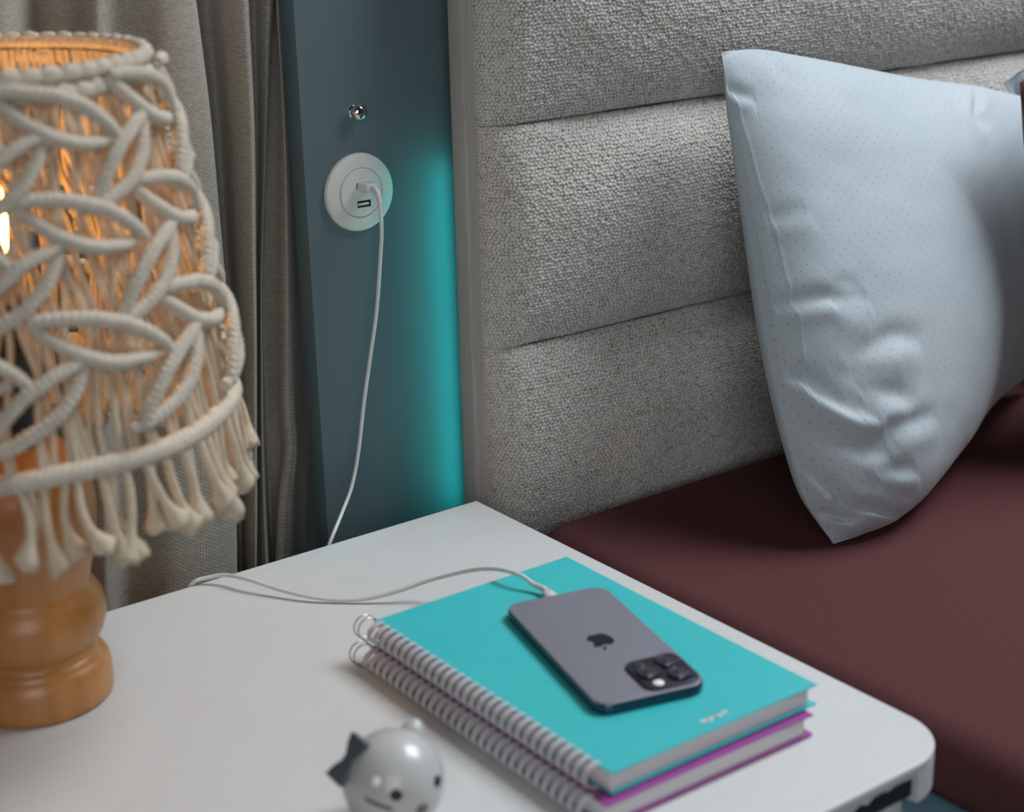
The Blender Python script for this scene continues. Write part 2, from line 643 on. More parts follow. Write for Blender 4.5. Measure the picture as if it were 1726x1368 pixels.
# cyan LED strip on the batten behind the headboard edge, shining along the teal panel
led = empty('led_strip', (0.0445, 0.0585, 0.285))
tag(led, 'cyan LED strip glowing on the teal panel behind the headboard edge', 'light strip')
box('channel', -0.0016, 0.0, -0.006, 0.006, -0.335, 0.004, 'black_plastic', led)
box('diffuser', -0.0022, -0.0016, -0.003, 0.003, -0.330, 0.0, 'led', led)

# ================================================================== BED
bb = tag(slab('bed_base', 0.006, 1.70, -2.05, -0.022, FLOOR, -0.0885, 0.01, 0.006, 'blue_base'),
         'pale blue upholstered bed base under the burgundy mattress', 'bed base')
tag(slab('mattress', 0.036, 1.69, -2.03, -0.022, -0.0885, -0.0265, (0.05, 0.05, 0.035, 0.035), 0.026, 'sheet', eseg=8, seg=10),
    'mattress in a burgundy fitted sheet beside the nightstand', 'mattress')

# ================================================================== NIGHTSTAND
ns = empty('nightstand', (0, 0, FLOOR))
tag(ns, 'white nightstand with rounded front corners beside the bed', 'nightstand')
o = slab('table_top', -0.66, 0.0, -0.5325, 0.0, -0.0065, 0.0, (0.043, 0.043, 0.001, 0.001), 0.0012, 'table', ns, eseg=3, seg=16)
o.location.z = -FLOOR
# rim under the top: U-shaped band leaving the front groove
rim = []
out = rr_outline(-0.66, 0.0, -0.5325, 0.0, (0.043, 0.043, 0.001, 0.001), 16)
inn = rr_outline(-0.632, -0.028, -0.5045, -0.028, (0.018, 0.018, 0.001, 0.001), 16)
# keep the outline portions away from the front middle
n = len(out)


def band(name, ids, z0, z1, material):
    V, F = [], []
    for i in ids:
        V += [(*out[i], z0), (*out[i], z1), (*inn[i], z1), (*inn[i], z0)]
    k = len(ids)
    for i in range(k - 1):
        a, b = 4 * i, 4 * (i + 1)
        for e in range(4):
            g_ = (e + 1) % 4
            F.append((a + e, a + g_, b + g_, b + e))
    F.append((0, 1, 2, 3))
    F.append(tuple(4 * (k - 1) + e for e in (3, 2, 1, 0)))
    ob = link(name, V, F, material, ns, True, auto=40)
    ob.location.z = -FLOOR
    return ob


band('rim', list(range(17, 2 * 17)), -0.0275, -0.0066, 'table')          # front right corner
band('rim', list(range(33, 52)), -0.0275, -0.0066, 'table')               # right side and back
band('rim', list(range(51, n)) + [0], -0.0275, -0.0066, 'table')           # left side
band('rim', list(range(0, 17)), -0.0275, -0.0066, 'table')                # front left corner
# groove along the front edge: black felt with a ragged white lip
rg = random.Random(3)
zoff = -FLOOR
g = box('front_groove', -0.616, -0.044, -0.529, -0.502, -0.0235, -0.0068, 'table_gap', ns)
g.location.z = zoff
V, F = [], []
nx = 90
for i in range(nx + 1):
    x = -0.616 + (0.616 - 0.044) * i / nx
    dz = -0.0078 - rg.random() ** 2 * 0.0034
    V += [(x, -0.5318, -0.0066), (x, -0.5318, dz), (x, -0.5290, dz), (x, -0.5290, -0.0066)]
for i in range(nx):
    a, b = 4 * i, 4 * i + 4
    for e in range(4):
        f_ = (e + 1) % 4
        F.append((a + e, a + f_, b + f_, b + e))
lip = link('front_lip', V, F, 'table', ns, False)
lip.location.z = zoff
c_ = box('cabinet_body', -0.640, -0.030, -0.492, -0.012, 0.02, zoff - 0.0280, 'table', ns, bevel=0.002)
box('drawer_gap', -0.600, -0.047, -0.4965, -0.490, zoff - 0.235, zoff - 0.0285, 'table_dark', ns)
box('drawer_front', -0.594, -0.054, -0.512, -0.4965, zoff - 0.230, zoff - 0.0260, 'table', ns, bevel=0.002)
box('side_post', -0.047, -0.030, -0.512, -0.490, 0.0, zoff - 0.0280, 'table', ns, bevel=0.003)
for sx in (-0.640, -0.05):
    for sy in (-0.49, -0.032):
        box('foot', sx, sx + 0.02, sy, sy + 0.02, 0.0, 0.021, 'table', ns)

# ================================================================== CURTAIN
CP = [(-0.50, -0.53, -0.56, .10), (-0.46, -0.49, -0.52, .135), (-0.425, -0.455, -0.485, .095),
      (-0.3875, -0.4178, -0.4462, 0.13), (-0.3682, -0.3969, -0.4237, 0.098), (-0.3366, -0.364, -0.3896, 0.09), (-0.298, -0.3233, -0.3467, 0.133),
      (-0.2749, -0.2978, -0.3228, 0.13), (-0.2672, -0.29, -0.3111, 0.094), (-0.2398, -0.2621, -0.2827, 0.108), (-0.2173, -0.2303, -0.2518, 0.088),
      (-0.1925, -0.1885, -0.1975, 0.088), (-0.1816, -0.1767, -0.1861, 0.1), (-0.175, -0.1708, -0.1783, 0.122), (-0.156, -0.1565, -0.1642, 0.133),
      (-0.153, -0.1592, -0.171, 0.11), (-0.1487, -0.1585, -0.1732, 0.094), (-0.1419, -0.1546, -0.1718, 0.09), (-0.1324, -0.1456, -0.1636, 0.104),
      (-0.1266, -0.1396, -0.159, 0.12), (-0.1158, -0.1331, -0.1513, 0.126), (-0.1147, -0.1381, -0.1543, 0.112), (-0.1115, -0.1395, -0.1543, 0.106),
      (-0.1016, -0.131, -0.1454, 0.118), (-0.0956, -0.1232, -0.1342, 0.134), (-0.0967, -0.1165, -0.1341, 0.125), (-0.1033, -0.1153, -0.1382, 0.112),
      (-0.1061, -0.1139, -0.1351, 0.108), (-0.1023, -0.1094, -0.1246, 0.110), (-0.0923, -0.0999, -0.1153, 0.122), (-0.0716, -0.0795, -0.0952, 0.15),
      (-0.055, -0.06, -0.075, 0.17)]
CP = np.array(CP)
zr = np.array([0.439, 0.205, -0.015])
zs = np.concatenate([np.linspace(1.35, 0.6, 12), np.linspace(0.58, -0.12, 90), np.linspace(-0.14, FLOOR + 0.012, 16)])
rows = []
for z in zs:
    zc = min(max(z, -0.10), 0.52)
    l0 = (zc - zr[1]) * (zc - zr[2]) / ((zr[0] - zr[1]) * (zr[0] - zr[2]))
    l1 = (zc - zr[0]) * (zc - zr[2]) / ((zr[1] - zr[0]) * (zr[1] - zr[2]))
    l2 = (zc - zr[0]) * (zc - zr[1]) / ((zr[2] - zr[0]) * (zr[2] - zr[1]))
    X = CP[:, 0] * l0 + CP[:, 1] * l1 + CP[:, 2] * l2
    # a soft kink in the last fold, a little slack elsewhere
    kk = math.exp(-((z - 0.045) / 0.03) ** 2)
    X = X + np.where(np.arange(len(X)) > 24, 0.0045 * kk, 0) * np.array([1 if i < 29 else 0 for i in range(len(X))])
    P = spline(np.stack([X, CP[:, 3], np.full(len(X), z)], 1), 380)
    rows.append(P)
V = np.array(rows)
V[:, :, 0] += 0.0012 * vnoise2(V[:, :, 2] * 9 + 3, V[:, :, 0] * 20 + 40, 5)
V[:, :, 1] += 0.0014 * vnoise2(V[:, :, 2] * 11 + 7, V[:, :, 0] * 24 + 40, 6)
V[:, :, 1] = np.where(V[:, :, 0] > -0.1085, np.maximum(V[:, :, 1], 0.1035), V[:, :, 1])
arc = np.concatenate([[0], np.cumsum(np.linalg.norm(np.diff(V[40], axis=0), axis=1))])
UV = np.stack([np.broadcast_to(arc, V.shape[:2]), V[:, :, 2] + 1.0], -1)
cu = empty('curtain', (0, 0, 0))
tag(cu, 'taupe woven curtain hanging in deep folds behind the lamp', 'curtain')
gridmesh('cloth', V, V.shape[1], V.shape[0], 'curtain', cu, uv=UV)
tube('curtain_rod', [(-0.75, 0.115, 1.36), (-0.05, 0.115, 1.36)], 0.01, 'chrome', cu, seg=12)
PI = math.pi

# ================================================================== SOCKET, KNOB
Rm = Matrix.Rotation(R(90), 4, 'X')          # lathe axis z -> -y


def wallT(x, z, y=0.080):
    return Matrix.Translation((x, y, z)) @ Rm


sk = empty('usb_socket', (-0.0562, 0.080, 0.2718))
tag(sk, 'round white USB charging socket on the teal panel', 'socket')
lathe('cover_plate', [(0.0330, 0), (0.0334, 0.001), (0.0334, 0.0024), (0.0326, 0.0042), (0.0306, 0.0052), (0.0214, 0.0058), (0.0212, 0.0046), (0.0, 0.0046)], 'plastic', sk, 64, 25, T=Rm)
lathe('insert', [(0.0204, 0.0044), (0.0206, 0.0058), (0.0198, 0.0070), (0.0180, 0.0072), (0.0, 0.0072)], 'plastic', sk, 64, 30, T=Rm)
for k, zz in enumerate((0.0062, -0.0093)):
    po = empty('usb_port')
    po.parent = sk
    po.location = (0.0013, -0.0072, zz)
    box('port_frame', -0.0064, 0.0064, -0.0005, 0.0002, -0.0028, 0.0028, 'black_plastic', po)
    box('contact_tongue', -0.0062, 0.0042, -0.0009, 0.0, -0.0009, 0.0010, 'plastic', po)
# the ports stand on the insert: dark slot faces built a hair proud
for zz, ln in ((0.0125, 0.004), (-0.0155, 0.005)):
    box('moulded_mark', -ln / 2 + 0.001, ln / 2 + 0.001, -0.0074, -0.0072, zz, zz + 0.0006, 'ring', sk)
kb = empty('chrome_knob', (-0.0552, 0.080, 0.3394))
tag(kb, 'small chrome knob on the teal panel above the socket', 'knob')
lathe('knob_dome', [(0.0048, 0), (0.0050, 0.003), (0.0064, 0.0042), (0.0069, 0.0065), (0.0064, 0.0092), (0.0046, 0.0112), (0.0022, 0.0120), (0.0, 0.0121)], 'chrome', kb, 32, 60, T=Rm)
lathe('knob_collar', [(0.0062, 0), (0.0062, 0.0012), (0.0050, 0.0014), (0.0, 0.0014)], 'chrome', kb, 32, 40, T=Rm)

# ================================================================== NOTEBOOKS
RING_T = 0.0158


def ring_mesh(wid, th, name, rx=0.0098, rz=0.0079):
    P = []
    for i in range(25):
        a = R(38 + (322 - 38) * i / 24)
        P.append((0.0008 + rx * math.cos(a), rz + rz * 0.97 * math.sin(a)))
    P = np.array(P)
    T = np.gradient(P, axis=0)
    T /= np.linalg.norm(T, axis=1)[:, None]
    Nn = np.stack([T[:, 1], -T[:, 0]], 1)
    V, F = [], []
    for p, nn in zip(P, Nn):
        for (s, w) in ((1, -1), (1, -0.7), (1.15, 0), (1, 0.7), (1, 1), (-1, 1), (-1, -1)):
            q = p + nn * s * th / 2
            V.append((q[0], w * wid / 2, q[1]))
    k = 7
    for i in range(len(P) - 1):
        for e in range(k):
            g_ = (e + 1) % k
            F.append((i * k + e, i * k + g_, (i + 1) * k + g_, (i + 1) * k + e))
    F.append(tuple(range(k)))
    F.append(tuple((len(P) - 1) * k + e for e in range(k))[::-1])
    return link(name, V, F, 'ring', None, True, auto=50)


def notebook(loc, rz, cover, label):
    nb = empty('spiral_notebook', loc, rz)
    tag(nb, label, 'notebook', 'stacked spiral notebooks')
    Lb, Wb = 0.2600, 0.172
    z0, z1 = 0.0012, 0.0150
    # covers: thin boards, slightly bowed at the free corner
    for nm, za, bow in (('back_cover', z0, 0.0004), ('front_cover', z1, -0.0004)):
        nu, nv = 14, 18
        V = []
        for side in (0, 1):
            for j in range(nv):
                for i in range(nu):
                    x = 0.0006 + (Wb - 0.0006) * i / (nu - 1)
                    y = -Lb * j / (nv - 1)
                    b = bow * (i / (nu - 1)) ** 3 * math.sin(3.1 * j / (nv - 1))
                    V.append((x, y, za + b + (0.0009 if side else 0)))
        F = []
        for j in range(nv - 1):
            for i in range(nu - 1):
                a = j * nu + i
                F.append((a, a + nu, a + nu + 1, a + 1))
                a += nu * nv
                F.append((a, a + 1, a + nu + 1, a + nu))
        bd = [i for i in range(nu)] + [j * nu + nu - 1 for j in range(1, nv)] + [(nv - 1) * nu + i for i in range(nu - 2, -1, -1)] + [j * nu for j in range(nv - 2, 0, -1)]
        for k in range(len(bd)):
            a, b = bd[k], bd[(k + 1) % len(bd)]
            F.append((a, b, b + nu * nv, a + nu * nv))
        link(nm, V, F, cover, nb, True, auto=30)
    slab('pages', 0.0012, Wb - 0.004, -Lb + 0.002, -0.002, z0 + 0.0010, z1 - 0.0001, (0.001, 0.004, 0.004, 0.001), 0.0003, 'paper', nb, eseg=1, seg=4)
    band_ = ring_mesh(0.0046, 0.0011, 'binding_ring')
    band_.parent = nb
    nr = 30
    for i in range(nr):
        y = -0.0055 - i * 0.00825
        if i == 0:
            band_.location = (0.0, y, 0)
        else:
            copy(band_, nb, (0.0, y, 0))
    # loose wire loops at the far end
    for i in range(2):
        P = []
        for k in range(26):
            a = 2 * PI * k / 26
            P.append((-0.0030 + 0.0088 * math.cos(a), 0.0042 + 0.0058 * i + 0.0015 * math.sin(a), 0.0084 + 0.0078 * math.sin(a)))
        tube('wire_loop', P, 0.00055, 'wire', nb, seg=6, closed=True)
    return nb


n1 = notebook((-0.2385, -0.2060, 0.0), R(-0.5), 'magenta_cover', 'lower spiral notebook with magenta cover edges, under the teal one')
n2 = notebook((-0.2305, -0.2005, 0.0160), R(-0.3), 'teal_cover', 'upper spiral notebook with a bright teal cover, under the phone')
# tiny white printed word near the front edge of the teal cover (too small to read): five blurred strokes
wx = 0.0815
for k, (w_, hgt) in enumerate(((0.0040, 0.0044), (0.0036, 0.0044), (0.0020, 0.0044), (0.0038, 0.0044), (0.0038, 0.0044))):
    v_, f_ = boxvf(wx, wx + 0.0013, -0.2515, -0.2515 + hgt, 0.01596, 0.01602)
    v2, f2 = boxvf(wx, wx + w_, -0.2515 + (hgt - 0.0014 if k % 2 else 0.0), -0.2515 + (hgt if k % 2 else 0.0014), 0.01596, 0.01602)
    v3, f3 = boxvf(wx + w_ - 0.0013, wx + w_, -0.2515, -0.2515 + hgt, 0.01596, 0.01602)
    vv = v_ + v2 + v3
    ff = f_ + [tuple(i + 8 for i in q) for q in f2] + [tuple(i + 16 for i in q) for q in f3]
    link('printed_letter', vv, ff, 'print', n2, False)
    wx += w_ + 0.0011

# ================================================================== PHONE
ph = empty('smartphone', (-0.1384, -0.3388, 0.03195), R(165.2))
tag(ph, 'dark purple smartphone face down on the teal notebook, plugged in', 'smartphone')
PW, PL = 0.0785, 0.1605
slab('frame', -PW / 2, PW / 2, -PL / 2, PL / 2, 0.0, 0.0072, 0.0125, 0.0016, 'phone_frame', ph, eseg=4, seg=12)
slab('back_glass', -PW / 2 + 0.0006, PW / 2 - 0.0006, -PL / 2 + 0.0006, PL / 2 - 0.0006, 0.0068, 0.0080, 0.0120, 0.0010, 'phone_back', ph, eseg=4, seg=12, bottom=False)
# fruit logo with bite and leaf
half = [(0.0, 0.55), (0.10, 0.60), (0.22, 0.66), (0.36, 0.68), (0.50, 0.64), (0.62, 0.55), (0.68, 0.48),
        (0.58, 0.40), (0.50, 0.28), (0.47, 0.12), (0.50, -0.04), (0.58, -0.16), (0.71, -0.24),
        (0.64, -0.42), (0.53, -0.60), (0.41, -0.74), (0.28, -0.81), (0.14, -0.79), (0.0, -0.74),
        (-0.14, -0.79), (-0.28, -0.81), (-0.42, -0.74), (-0.55, -0.58), (-0.66, -0.36), (-0.73, -0.12), (-0.74, 0.12),
        (-0.70, 0.32), (-0.61, 0.49), (-0.48, 0.61), (-0.34, 0.66), (-0.20, 0.64), (-0.08, 0.58)]
leaf = [(0.0, 0.74), (0.02, 0.90), (0.10, 1.03), (0.22, 1.12), (0.32, 1.15), (0.31, 1.0), (0.24, 0.87), (0.13, 0.77)]
sc = 0.0122
V, F = [], []
for pts in (half, leaf):
    b0 = len(V)
    V += [(x * sc, (y - 0.1) * sc, 0.00795) for x, y in pts] + [(x * sc, (y - 0.1) * sc, 0.00806) for x, y in pts]
    k = len(pts)
    F.append(tuple(b0 + k + i for i in range(k)))
    F.append(tuple(b0 + i for i in range(k))[::-1])
    for i in range(k):
        j = (i + 1) % k
        F.append((b0 + i, b0 + j, b0 + k + j, b0 + k + i))
link('logo', V, F, 'phone_dark', ph, False)
cb = slab('camera_bump', -0.0200, 0.0200, -0.0205, 0.0205, 0.0, 0.0018, 0.0095, 0.0010, 'camera_plate', ph, eseg=3, seg=10)
cb.location = (-PW / 2 + 0.0226, PL / 2 - 0.0232, 0.0079)
for (lx, ly) in ((-0.0088, 0.0088), (-0.0088, -0.0092), (0.0088, -0.0003)):
    e_ = empty('camera_lens')
    e_.parent = cb
    e_.location = (lx, ly, 0.0017)
    lathe('lens_rim', [(0.0080, 0), (0.0082, 0.0004), (0.0082, 0.0022), (0.0078, 0.0028), (0.0066, 0.0028), (0.0060, 0.0020), (0.0, 0.0020)], 'lens_rim', None, 32, 40).parent = cb
    bpy.context.view_layer.update()
    ob = cb.children[-1]
    ob.location = e_.location
    bpy.data.objects.remove(e_)
    g_ = lathe('lens_glass', [(0.0062, 0.0019), (0.0062, 0.0024), (0.0040, 0.0027), (0.0, 0.0028)], 'lens_glass', None, 32, 40)
    g_.parent = cb
    g_.location = ob.location
    i_ = lathe('lens_iris', [(0.0022, 0.0027), (0.0021, 0.0029), (0.0, 0.0030)], 'lens_rim', None, 20, 40)
    i_.parent = cb
    i_.location = ob.location
fl = lathe('flash', [(0.0036, 0.0), (0.0036, 0.0004), (0.0028, 0.0009), (0.0, 0.0010)], 'flash', cb, 24, 40)
fl.location = (0.0092, 0.0135, 0.0018)
li = lathe('depth_sensor', [(0.0036, 0.0), (0.0035, 0.0003), (0.0, 0.0004)], 'lens_glass', cb, 24, 40)
li.location = (0.0092, -0.0135, 0.0018)
for y_ in (0.052, -0.052):
    box('antenna_band', -PW / 2 - 0.00006, -PW / 2 + 0.001, y_, y_ + 0.0016, 0.0012, 0.0062, 'black_plastic', ph)
box('antenna_band', -PW / 2 + 0.0150, -PW / 2 + 0.0166, PL / 2 - 0.001, PL / 2 + 0.00006, 0.0012, 0.0062, 'black_plastic', ph)

# ================================================================== CHARGING CABLE
cc = empty('charging_cable', (-0.0549, 0.0728, 0.2780))
tag(cc, 'white charging cable running from the wall socket to the phone', 'cable')
o_ = np.array(cc.location)
P1 = [(-0.0549, 0.0545, 0.2775), (-0.0545, 0.050, 0.2735), (-0.0551, 0.047, 0.2640), (-0.0563, 0.045, 0.2434), (-0.0586, 0.045, 0.2234), (-0.0649, 0.045, 0.1781),
      (-0.0738, 0.045, 0.1378), (-0.0829, 0.045, 0.0971), (-0.0921, 0.043, 0.0565), (-0.1023, 0.04, 0.0282), (-0.119, 0.03, 0.0116), (-0.1414, 0.014, -0.0038),
      (-0.165, 0.010, -0.04), (-0.20, 0.014, -0.085), (-0.245, 0.014, -0.075), (-0.272, 0.010, -0.030), (-0.278, 0.0045, -0.006),
      (-0.2740, -0.0003, 0.0030), (-0.2656, -0.0045, 0.0052), (-0.254, -0.0151, 0.008), (-0.2447, -0.0371, 0.009), (-0.2323, -0.0616, 0.006), (-0.2189, -0.0838, 0.004),
      (-0.203, -0.1012, 0.0025), (-0.1853, -0.1159, 0.004), (-0.1664, -0.1288, 0.009), (-0.1469, -0.141, 0.016), (-0.1323, -0.1603, 0.025), (-0.1253, -0.1819, 0.034),
      (-0.123, -0.2052, 0.041), (-0.1192, -0.2221, 0.042), (-0.1163, -0.2310, 0.0390), (-0.1150, -0.2360, 0.0372)]
tube('cord', spline(P1, 260) - o_, 0.00165, 'cable', cc, seg=10)
# plug at the socket
pl = empty('plug_tmp')
V, F = boxvf(-0.0062, 0.0062, -0.0155, 0.0, -0.0034, 0.0034)
link('socket_plug', V, F, 'cable', cc, True, bevel=0.0014, bseg=3, auto=50)
bpy.data.objects.remove(pl)
tube('strain_relief', spline([(0, -0.0150, 0), (0, -0.019, -0.0008), (0.0003, -0.0228, -0.0045), (-0.0001, -0.0255, -0.0120)], 12), np.linspace(0.0030, 0.0020, 12), 'cable', cc, seg=10)
# plug at the phone
dv = np.array((0.2548, -0.967 * -1, 0))      # phone's long axis pointing away from it
e0 = np.array((-0.1384, -0.3388, 0.0360)) + np.array((0.2548, 0.967, 0)) * 0.0800
ex = np.array((0.2548, 0.967, 0))
e0 = np.array((-0.1178, -0.2612, 0.0360))
P = [e0 + ex * s for s in (0.0, 0.0015, 0.006, 0.0115, 0.0135)]
tube('phone_plug', np.array(P) - o_, [0.0043, 0.0050, 0.0050, 0.0046, 0.0026], 'cable', cc, seg=16, flat=0.62)
P = spline([e0 + ex * 0.0130, e0 + ex * 0.0185 + (-.0003, 0, .0008), (-0.1150, -0.2360, 0.0372), (-0.1165, -0.2310, 0.0390)], 10)
tube('strain_relief', P - o_, np.linspace(0.0026, 0.0018, 10), 'cable', cc, seg=10)

# ================================================================== LAMP
LX, LY = -0.4378, -0.0931
lp = empty('table_lamp', (LX, LY, 0))
tag(lp, 'table lamp with turned wooden base and cream macrame leaf shade', 'lamp')
prof = [(0.047, 0.0), (0.0495, 0.0015), (0.0503, 0.006), (0.0503, 0.020), (0.0490, 0.026), (0.0462, 0.0300), (0.0450, 0.0312), (0.0447, 0.0330), (0.0428, 0.0345),
        (0.0415, 0.0365), (0.0416, 0.0390), (0.0436, 0.0420), (0.0475, 0.0480), (0.0503, 0.0560), (0.0508, 0.0640), (0.0494, 0.0715), (0.0462, 0.0780),
        (0.0435, 0.0815), (0.0424, 0.0840), (0.0428, 0.0870), (0.0450, 0.0960), (0.0480, 0.1080), (0.0508, 0.1240), (0.0522, 0.1400), (0.0510, 0.1560),
        (0.0455, 0.1710), (0.0360, 0.1800), (0.0260, 0.1840), (0.0, 0.1842)]
lathe('turned_base', prof, 'wood', lp, 72, 60)
lathe('bulb_holder', [(0.021, 0.184), (0.0215, 0.19), (0.0215, 0.236), (0.0235, 0.240), (0.0235, 0.282), (0.019, 0.288), (0.0, 0.288)], 'black_plastic', lp, 32, 40)
lathe('bulb', [(0.009, 0.288), (0.011, 0.296), (0.0155, 0.316), (0.0172, 0.332), (0.0160, 0.352), (0.0110, 0.370), (0.0050, 0.377), (0.0, 0.378)], 'bulb', lp, 32, 60)
sh = empty('macrame_shade')
sh.parent = lp
TH0 = math.atan2(-1.016, -0.337)        # the side facing the room


def cone(th, z, off=0.0):
    t = (0.430 - z) / (0.430 - 0.210)
    r = 0.109 + (0.148 - 0.109) * t + off
    a = TH0 + R(th)
    return np.array((r * math.cos(a), r * math.sin(a), z))


tube('top_ring', [cone(a, 0.430) for a in np.linspace(0, 360, 72, endpoint=False)], 0.0036, 'rope', sh, seg=8, closed=True)
tube('bottom_ring', [cone(a, 0.210 + 0.0009 * math.sin(R(a * 7))) for a in np.linspace(0, 360, 120, endpoint=False)], 0.0062, 'rope', sh, seg=12, closed=True)
for k in range(3):
    tube('shade_spoke', [(0.022 * math.cos(R(120 * k)), 0.022 * math.sin(R(120 * k)), 0.225), tuple(cone(120 * k - math.degrees(TH0), 0.210, -0.003))], 0.0014, 'wire', sh, seg=6)
lr = random.Random(5)
# knots looped round the top ring, two rows
NK = 56
for k in range(NK):
    th = 360 * k / NK
    for rowk in (0, 1):
        z = 0.4315 - 0.0105 * rowk
        w = 2.65 if rowk == 0 else 2.5
        c0 = th + (0.5 * 360 / NK if rowk else 0) + lr.uniform(-.4, .4)
        P = [cone(c0 - w, z, -0.002), cone(c0 - w * .8, z, 0.0015), cone(c0, z + lr.uniform(-.0006, .0006), 0.0025), cone(c0 + w * .8, z, 0.0015), cone(c0 + w, z, -0.002)]
        tube('ring_knot', P, [0.0030, 0.0052, 0.0058, 0.0052, 0.0030], 'rope', sh, seg=8)


# leaves: two thick wrapped cords forming a pointed oval
def leaf_cords(tc_, zc, dth, dz, bow, flip):
    for s in (-1, 1):
        P, rd = [], []
        n_ = 15
        for i in range(n_):
            t = i / (n_ - 1)
            u = t - 0.5
            prof_ = math.sin(PI * t) ** 0.85
            th = tc_ + dth * u
            z = zc + dz * u
            # perpendicular offset in the (arc, z) plane
            arc_l = R(dth) * 0.128
            ln = math.hypot(arc_l, dz)
            px, pz = -dz / ln, arc_l / ln
            # one cord crosses beyond the other at the tip
            ov = 0.05 * s
            oth = math.degrees(px * bow * prof_ * s / 0.128)
            z2 = z + pz * bow * prof_ * s + lr.uniform(-.0004, .0004)
            P.append(cone(th + oth + dth * ov * (t if flip else 1 - t), z2, 0.0060 + 0.0045 * prof_ + (0.0025 if s > 0 else 0)))
            rd.append(0.0047 * (0.80 + 0.2 * math.sin(PI * t) ** 0.5))
        P = spline(P, 76)
        rd = np.interp(np.linspace(0, 1, 76), np.linspace(0, 1, n_), rd)
        rd = rd * (1 + 0.095 * np.sin(np.arange(76) * 1.75 + lr.uniform(0, 6)))
        tube('leaf_cord', P, rd, 'rope', sh, seg=10)


for k in range(10):
    a0 = 24 + 36 * k
    for z in (0.411, 0.3485, 0.285):
        leaf_cords(a0 + lr.uniform(-1, 1), z + lr.uniform(-.002, .002), 33, -0.033, 0.0108, True)
    for z in (0.379, 0.316, 0.252):
        leaf_cords(a0 + 18 + lr.uniform(-1, 1), z + lr.uniform(-.002, .002), 27, 0.047, 0.0105, False)
# thin warp cords
NC = 168
for k in range(NC):
    th = 360 * (k + lr.uniform(-.25, .25)) / NC
    P = []
    ph1, ph2 = lr.uniform(0, 6.3), lr.uniform(0, 6.3)
    lean = lr.uniform(-6, 6)
    for i in range(11):
        t = i / 10
        z = 0.426 - (0.426 - 0.212) * t
        P.append(cone(th + lean * t + 3.4 * math.sin(ph1 + 8.5 * t) * math.sin(PI * t), z, -0.0015 + 0.0020 * math.sin(ph2 + 9 * t)))
    tube('warp_cord', spline(P, 24), 0.0021, 'cord', sh, seg=6)
# fringe strands under the bottom ring with frayed ends
NF = 96
for k in range(NF):
    th = 360 * (k + lr.uniform(-.3, .3)) / NF
    ln = lr.uniform(0.042, 0.060)
    sw = lr.uniform(-3.2, 6.0)
    out_ = lr.uniform(-0.002, 0.010)
    bend = lr.uniform(-1.5, 1.5)
    P, rd = [], []
    for i in range(10):
        t = i / 9
        P.append(cone(th + sw * t * t + bend * math.sin(PI * t), 0.208, 0.0) * np.array((1, 1, 0)) * (1 + out_ / 0.148 * math.sin(PI * 0.6 * t)) + np.array((0, 0, 0.208 - ln * t)))
        rd.append(0.0028 if t < 0.70 else 0.0028 + 0.0056 * ((t - 0.70) / 0.30) ** 1.2)
    P = spline(P, 16)
    rd = np.interp(np.linspace(0, 1, 16), np.linspace(0, 1, 10), rd)
    V, F, UVt = tubevf(P, rd, 8)
    for q in range(8):                     # ragged cut
        V[-8 + q] += np.array((lr.uniform(-.001, .001), lr.uniform(-.001, .001), lr.uniform(-.004, .002)))
    link('fringe_strand', V, F, 'cord', sh, True, uvs=UVt)

# ================================================================== FIGURINE
BX = np.array((-0.3338, -0.3834, 0.0305))
fg = empty('ball_figurine', (BX[0], BX[1], 0.0))
tag(fg, 'small glossy white ball figurine with a dark bow, in front of the notebooks', 'figurine')
BR_ = 0.0303
prof = [(BR_ * math.sin(PI * i / 28) + 1e-5, 0.0305 - BR_ * math.cos(PI * i / 28) * 1.0) for i in range(29)]
prof[0] = (0.006, 0.0004)
lathe('ball_body', prof, 'figure', fg, 48, 80)


def on_ball(d, off=0.0):
    d = np.asarray(d, float)
    d = d / np.linalg.norm(d)
    return d * (BR_ + off) + np.array((0, 0, 0.0305))


def patch(name, d, r, material, h=0.0008):
    q = Vector(d).normalized().to_track_quat('Z', 'Y').to_matrix().to_4x4()
    T_ = Matrix.Translation(Vector(on_ball(d, -0.0006))) @ q
    lathe(name, [(r, 0), (r * 0.96, h * 0.5), (r * 0.7, h * 0.95), (0.0, h * 1.15)], material, fg, 20, 80, T=T_)


patch('eye', (-0.4674, -0.8458, 0.2573), 0.0036, 'figure_eye', 0.0014)
patch('eye', (0.4548, -0.865, 0.2119), 0.0036, 'figure_eye', 0.0014)
patch('nose', (0.003, -0.9857, -0.1685), 0.0042, 'figure_line', 0.0016)
patch('cheek_spot', (-0.7041, -0.5194, 0.4842), 0.0030, 'flash', 0.0008)
P = [on_ball(np.array((-0.8955, -0.4177, 0.1536)) * (1 - t) + np.array((-0.5407, -0.8411, -0.03)) * t, 0.0002) for t in np.linspace(0, 1, 9)]
tube('mouth_line', P, [0.0006] + [0.0012] * 7 + [0.0006], 'figure_line', fg, seg=6)
P = [on_ball((0.664, 0.1688, 0.8725), o2) for o2 in (-0.004, 0.0, 0.003, 0.0055)]
P[-1] = P[-1] + np.array((0.001, 0.001, -0.0005))
tube('ear_nub', P, [0.0080, 0.0074, 0.0062, 0.0036], 'figure', fg, seg=14)
